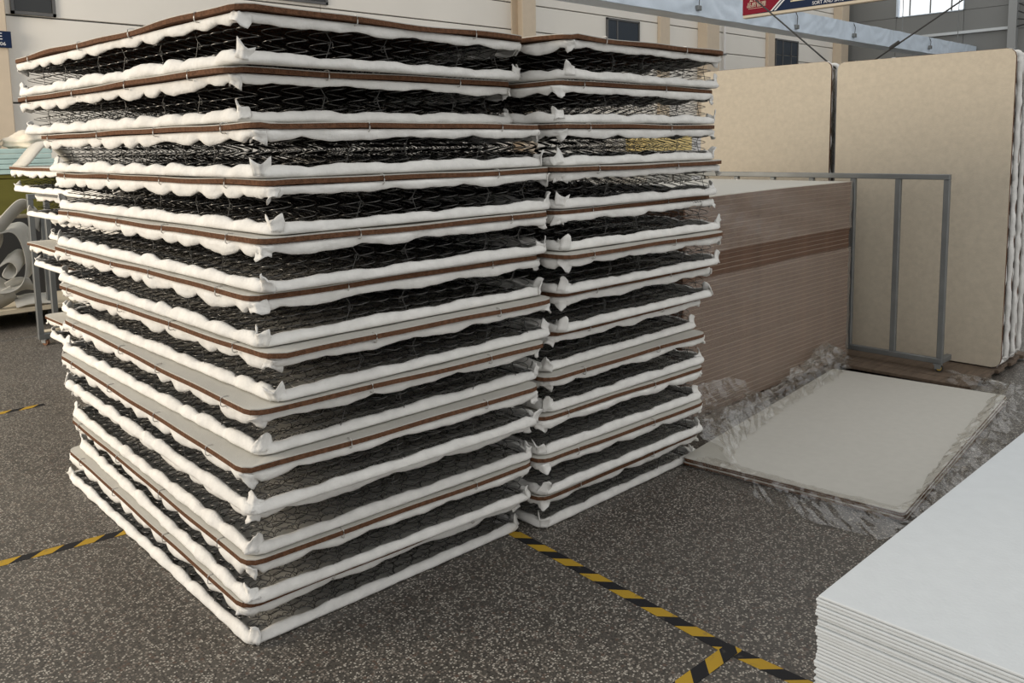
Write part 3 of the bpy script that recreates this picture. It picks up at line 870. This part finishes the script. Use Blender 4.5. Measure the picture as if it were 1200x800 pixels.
# ------------------------------------------------------------------ overhead: wrapped beam, sign, slings
bmr = thing('wrapped_beam', 'long overhead beam wrapped in pale blue-white plastic sheet', 'beam', (8.0, 9.0, 3.83))
nx, nz = 420, 9
r = np.random.default_rng(12)
V = []
for i in range(nx):
    x = 19.7 * i / (nx - 1)
    for j in range(nz):
        v = j / (nz - 1)
        y = -0.02 - 0.016 * abs(math.sin(x * 4.1 + 2.2 * v + math.sin(x))) - 0.014 * abs(math.sin(x * 3.1 + 6 * v * math.sin(x * 2.3) + 2 * math.sin(x * 0.9))) - 0.010 * max(0, math.sin(x * 0.8)) * abs(math.sin(x * 11 + 8 * v * math.sin(x * 1.1))) + r.normal(0, 0.0012)
        V.append((x, y, 0.42 * v + 0.003 * math.sin(x * 5) * (1 if j in (0, nz - 1) else 0)))
F = [(i * nz + j, (i + 1) * nz + j, (i + 1) * nz + j + 1, i * nz + j + 1) for i in range(nx - 1) for j in range(nz - 1)]
nb = len(V)
V += [(x, 0.45, z) for x in (0, 19.7) for z in (0.0, 0.42)]
mbm = MB().add(V, F)
obj('wrap_sheet', mbm.mesh('wrap_sheet', True), M['beam'], bmr)
obj('beam_core', boxmesh('beam_core', 0, 19.7, 0.02, 0.45, 0.01, 0.41), M['beam'], bmr)
for x, z in ((10.57, 3.98), (13.22, 3.96), (16.81, 3.92), (19.52, 3.95), (24.08, 3.98)):
    obj('clip', bevel_box('clip', x - 8.06, x - 7.94, -0.10, 0.0, z - 3.87, z - 3.78, 0.01, 1), M['steel'], bmr)
    obj('tie_cord', MB().tube([(x - 8, -0.075, z - 3.8), (x - 8, -0.085, 0.3), (x - 8, -0.03, 0.44)], 0.008, 4).mesh('tie_cord'), M['cable'], bmr)
for x in (2.0, 8.5, 15.0, 19.0):
    obj('hanger', MB().tube([(x, 0.25, 0.41), (x, 0.25, 3.6)], 0.012, 6).mesh('hanger'), M['steel'], bmr)

sg = thing('hanging_sign', 'hanging red and navy sign board reading SORT AND SAVE', 'sign', (9.0, 5.47, 3.0))
# local y runs to the right of the reader as negative world y
obj('frame', bevel_box('frame', 0.0, 0.07, -2.9, 0.0, 0.0, 0.95, 0.008, 1), M['signframe'], sg)
def plate(poly, x, material, name):
    V = [(x, a, b) for a, b in poly] + [(x + 0.006, a, b) for a, b in poly]
    n = len(poly)
    F = [tuple(range(n)), tuple(range(2 * n - 1, n - 1, -1))] + [(i, n + i, n + (i + 1) % n, (i + 1) % n) for i in range(n)]
    return obj(name, MB().add(V, F).mesh(name), material, sg)
plate([(-0.004, 0.035), (-0.36, 0.045), (-0.53, 0.20), (-0.36, 0.40), (-0.36, 0.90), (-0.004, 0.90)], -0.007, M['red'], 'red_panel')
plate([(-0.004, 0.035), (-2.86, 0.035), (-2.86, 0.90), (-0.004, 0.90)], -0.0045 + 0.001, M['navy'], 'navy_panel')
for dx, mt in ((0.0, 'letter'), (0.045, 'letter')):
    plate([(-0.362 - dx, 0.045), (-0.385 - dx, 0.045), (-0.555 - dx, 0.20), (-0.385 - dx, 0.40), (-0.362 - dx, 0.40), (-0.532 - dx, 0.20)], -0.010, M[mt], 'chevron')

def text(name, body, size, material, parent, loc, M3, align='LEFT', extrude=0.002, sx=1.0):
    c = bpy.data.curves.new(name, 'FONT')
    c.body = body; c.size = size; c.extrude = extrude; c.align_x = align; c.resolution_u = 3
    tmp = bpy.data.objects.new(name, c); COL.objects.link(tmp)
    dg = bpy.context.evaluated_depsgraph_get()
    me = bpy.data.meshes.new_from_object(tmp.evaluated_get(dg))
    bpy.data.objects.remove(tmp)
    me.materials.clear(); me.materials.append(material)
    o = obj(name, me, None, parent, loc)
    o.rotation_euler = M3.to_euler()
    o.scale = (sx, 1, 1)
    return o
MX = Matrix(((0, 0, -1), (-1, 0, 0), (0, 1, 0)))      # reads facing -X
MY = Matrix(((1, 0, 0), (0, 0, -1), (0, 1, 0)))       # reads facing -Y
text('lettering', 'SORT AND SAVE', 0.052, M['letter'], sg, (-0.006, -0.868, 0.050), MX, sx=0.92)
text('lettering', '整理节约', 0.20, M['gold'], sg, (-0.006, -0.60, 0.125), MX, sx=1.0)
text('lettering', '品质管理', 0.062, M['signframe'], sg, (-0.010, -0.06, 0.118), MX)
text('lettering', '291', 0.105, M['signframe'], sg, (-0.010, -0.09, 0.180), MX)
obj('underline', boxmesh('underline', -0.0095, -0.0075, -0.27, -0.08, 0.098, 0.102), M['signframe'], sg)
for y in (-0.3, -2.6):
    obj('hanger', MB().tube([(0.035, y, 0.95), (0.035, y, 4.3)], 0.006, 5).mesh('hanger'), M['cable'], sg)

def sling(label, p, q, knot=None):
    p = np.array(p); q = np.array(q)
    top = p + (q - p) * 4.2
    tt = np.linspace(0, 1, 12)[:, None]
    o = thing('steel_cable', label, 'cable', tuple(p))
    obj('cable', MB().tube((top - p) * tt, 0.0065, 5).mesh('cable', True), M['cable'], o)
    if knot is not None:
        k = (np.array(knot) - p); d = (q - p) / np.linalg.norm(q - p)
        obj('cable_clamp', MB().tube([k - d * 0.04, k - d * 0.02, k + d * 0.02, k + d * 0.04], 0.014, 6).mesh('cable_clamp'), M['cable'], o)
sling('dark cable slanting up left from the gap between the cream units', (6.40, 3.078, 2.12), (6.4, 3.633, 2.605))
sling('dark cable slanting up right from the top of the right cream unit', (6.40, 2.81, 2.13), (6.4, 2.172, 2.513), (6.4, 2.625, 2.25))

es = thing('aisle_sign', 'small navy sign reading E 06 on the cream column at upper left', 'sign', (2.72, WY - 0.20, 2.955))
obj('plate', bevel_box('plate', 0, 0.355, -0.012, 0.0, 0, 0.215, 0.004, 1), M['navy'], es)
text('lettering', 'E', 0.125, M['letter'], es, (0.19, -0.0125, 0.105), MY)
text('lettering', '06', 0.062, M['letter'], es, (0.215, -0.0125, 0.030), MY, sx=1.15)
obj('bracket', boxmesh('bracket', 0.1, 0.14, 0.0, 0.02, 0.05, 0.17), M['steel'], es)

# ------------------------------------------------------------------ far left: trolley, cart of offcuts, foam
tr = thing('trolley', 'narrow grey steel trolley on casters standing left of the spring stacks', 'trolley', (1.835, 7.56, 0.054))
for x, y in ((0, 0), (0.16, 0.16), (0.75, 0), (0.75, 0.16)):
    obj('post', bar(x, x + 0.042, y, y + 0.042, 0.045, 1.15), M['steel'], tr)
obj('base_rail', bar(0, 0.80, 0, 0.042, 0.0, 0.045), M['steel'], tr)
obj('base_rail', bar(0.15, 0.80, 0.16, 0.202, 0.0, 0.045), M['steel'], tr)
obj('top_rail', bar(0, 0.80, 0, 0.042, 1.15, 1.19), M['steel'], tr)
obj('deck', boxmesh('deck', 0.05, 0.75, 0.045, 0.158, 0.03, 0.05), M['plank'], tr)
for x, y in ((0.05, 0.03), (0.72, 0.03), (0.20, 0.18), (0.72, 0.18)):
    caster(tr, x, y, 0.0, 0.6, 'orange')

ct = thing('offcut_cart', 'low cart with pale plank deck and top bar holding felt offcuts', 'cart', (0.2, 8.45, 0))
obj('deck', bevel_box('deck', -1.0, 2.6, 0, 0.8, 0.145, 0.19, 0.005, 1), M['plank'], ct)
obj('rail', MB().tube([(-1.0, 0.03, 1.01), (0.6, 0.03, 1.015), (2.15, 0.03, 1.012)], 0.018, 8).mesh('rail', True), M['plank'], ct)
for x in (-0.95, 0.6, 1.95):
    obj('post', bar(x, x + 0.03, 0.02, 0.05, 0.19, 1.0), M['steel'], ct)
    obj('leg', bar(x, x + 0.03, 0.02, 0.05, 0, 0.145), M['rubber'], ct)
    obj('leg', bar(x, x + 0.03, 0.7, 0.73, 0, 0.145), M['rubber'], ct)
obj('back_panel', boxmesh('back_panel', -1.0, 2.6, 0.78, 0.80, 0.19, 0.95), M['rubber'], ct)

def strip(label, pts, wdir, width):
    P = np.array(pts, float)
    # smooth the polyline
    for _ in range(3):
        Q = [P[0]]
        for a, b in zip(P[:-1], P[1:]): Q += [a * .75 + b * .25, a * .25 + b * .75]
        Q.append(P[-1]); P = np.array(Q)
    tag(obj('felt_strip', ribbon_mesh(P, wdir, width, 0.008), M['strip']), label, 'felt', 'felt offcuts on the cart')
Y0 = 8.52
strip('wide grey felt strip curled into a loop at the middle of the cart', [(1.84, Y0, .90), (2.00, Y0, .93), (2.08, Y0 + .05, .66), (2.04, Y0 + .05, .42), (1.88, Y0, .36), (1.70, Y0, .42), (1.52, Y0, .5)], (0.5, .7, 0.25), 0.24)
strip('grey felt strip rolled inside the larger loop on the cart', [(1.83, Y0 - .02, .62), (1.93, Y0 - .02, .68), (1.99, Y0 - .02, .58), (1.93, Y0 - .02, .50), (1.85, Y0 - .02, .54), (1.88, Y0 - .02, .6)], (0.55, .6, 0.45), 0.20)
strip('long grey felt strip sweeping up over the top bar of the cart', [(1.55, Y0 - .1, .62), (1.75, Y0 - .1, .86), (1.90, Y0 - .1, 1.04), (2.02, Y0 - .1, 1.15), (2.12, Y0 - .1, 1.08), (2.10, Y0 - .05, .9)], (0.5, .6, -0.5), 0.15)
strip('grey felt strip hanging from the top bar at the left edge', [(1.66, Y0, 1.02), (1.78, Y0, .92), (1.80, Y0, .74), (1.70, Y0, .62), (1.55, Y0, .66)], (0.6, .6, .35), 0.22)
strip('flat grey felt offcut lying tilted on the cart deck, front left', [(1.66, Y0, .22), (1.78, Y0, .27), (1.90, Y0, .33)], (0.35, .5, -.6), 0.20)
strip('square grey felt offcut leaning on the deck beside the trolley', [(1.86, Y0 + .02, .36), (1.96, Y0 + .02, .41), (2.06, Y0 + .02, .38)], (.35, .5, -.6), 0.19)
strip('grey felt offcut lying flat on the deck near the trolley posts', [(1.90, Y0, .235), (2.03, Y0, .26), (2.18, Y0, .24)], (0.1, .8, .35), 0.18)
strip('grey felt strip coiled behind the trolley posts', [(2.12, Y0, .75), (2.22, Y0, .8), (2.28, Y0, .65), (2.2, Y0, .55), (2.1, Y0, .6)], (0.5, .7, .3), 0.14)
strip('small grey felt strip at the far left under the bar', [(1.55, Y0, .40), (1.66, Y0, .46), (1.76, Y0, .44), (1.84, Y0, .36)], (0.4, .6, .5), 0.17)

tl = thing('foam_stack', 'stack of pale teal foam slabs at far left above the olive crate', 'foam', (0.6, 9.3, 1.37))
for k in range(5):
    obj('foam_slab', bevel_box('foam_slab', random.uniform(0, .04), 1.9 + random.uniform(0, .05), random.uniform(0, .02), 1.0, k * 0.05, k * 0.05 + 0.047, 0.008, 2), M['teal'], tl)
oc = thing('olive_crate', 'olive green cloth-covered crate under the teal foam slabs', 'crate', (0.5, 9.35, 0))
obj('body', bevel_box('body', 0, 2.1, 0, 1.0, 0.0, 1.33, 0.02, 2), M['olive'], oc)
obj('lid', bevel_box('lid', -0.01, 2.11, -0.012, 1.01, 1.33, 1.369, 0.008, 2), M['olive'], oc)
for k in range(5):
    bm = bmesh.new()
    bmesh.ops.create_icosphere(bm, subdivisions=4, radius=1)
    for v in bm.verts:
        c = v.co
        d = 1 + 0.16 * math.sin(5 * c.x + k) * math.cos(6 * c.y + k) + 0.08 * math.sin(13 * c.z + 7 * c.x)
        v.co = Vector((c.x * 0.19 * d, c.y * 0.22 * d, max(-0.06, c.z * 0.105 * d)))
    me = bpy.data.meshes.new('wadding'); bm.to_mesh(me); bm.free()
    me.polygons.foreach_set('use_smooth', [True] * len(me.polygons))
    x = 0.55 + 0.46 * k
    o = obj('wadding_bundle', me, M['fluff'], None, (x, 9.62 + 0.05 * (k % 2), 1.37 + 0.25 + 0.06), (0, 0, k))
    tag(o, 'lumpy off-white wadding bundle on the teal slabs, %s from the right' % ['fifth', 'fourth', 'third', 'second', 'first'][k], 'wadding', 'wadding bundles on the teal slabs')

# ------------------------------------------------------------------ bits of the far hall seen through the springs
fb = thing('foam_block', 'foam block with sunlit-yellow top slab at the far wall, seen through the springs', 'foam', (15.2, 11.6, 0))  # added block; its yellow top stands in for a sunlit spot at the wall
for k in range(5):
    obj('foam_slab', bevel_box('foam_slab', 0.02 * (k % 2), 1.75, 0, 0.6, k * 0.345, k * 0.345 + 0.34, 0.02, 2), M['foamy'] if k == 4 else M['strip'], fb)
fw = thing('foam_block', 'white foam block at the far wall right of the yellow one', 'foam', (17.05, 11.7, 0))
for k in range(4):
    obj('foam_slab', bevel_box('foam_slab', 0, 0.85, 0, 0.6, k * 0.42, k * 0.42 + 0.415, 0.02, 2), M['foamw'], fw)
cbn = thing('cabinet', 'brown cabinet at the far wall right of the white foam', 'cabinet', (18.0, 11.7, 0))
obj('body', bevel_box('body', 0, 0.5, 0.02, 0.6, 0, 1.68, 0.01, 1), M['cabinet'], cbn)
dr = obj('door', bevel_box('door', 0.02, 0.48, 0.0, 0.019, 0.05, 1.64, 0.004, 1), M['cabinet'], cbn)
obj('handle', boxmesh('handle', 0.06, 0.08, -0.02, 0.0, 0.8, 0.95), M['steel'], dr)
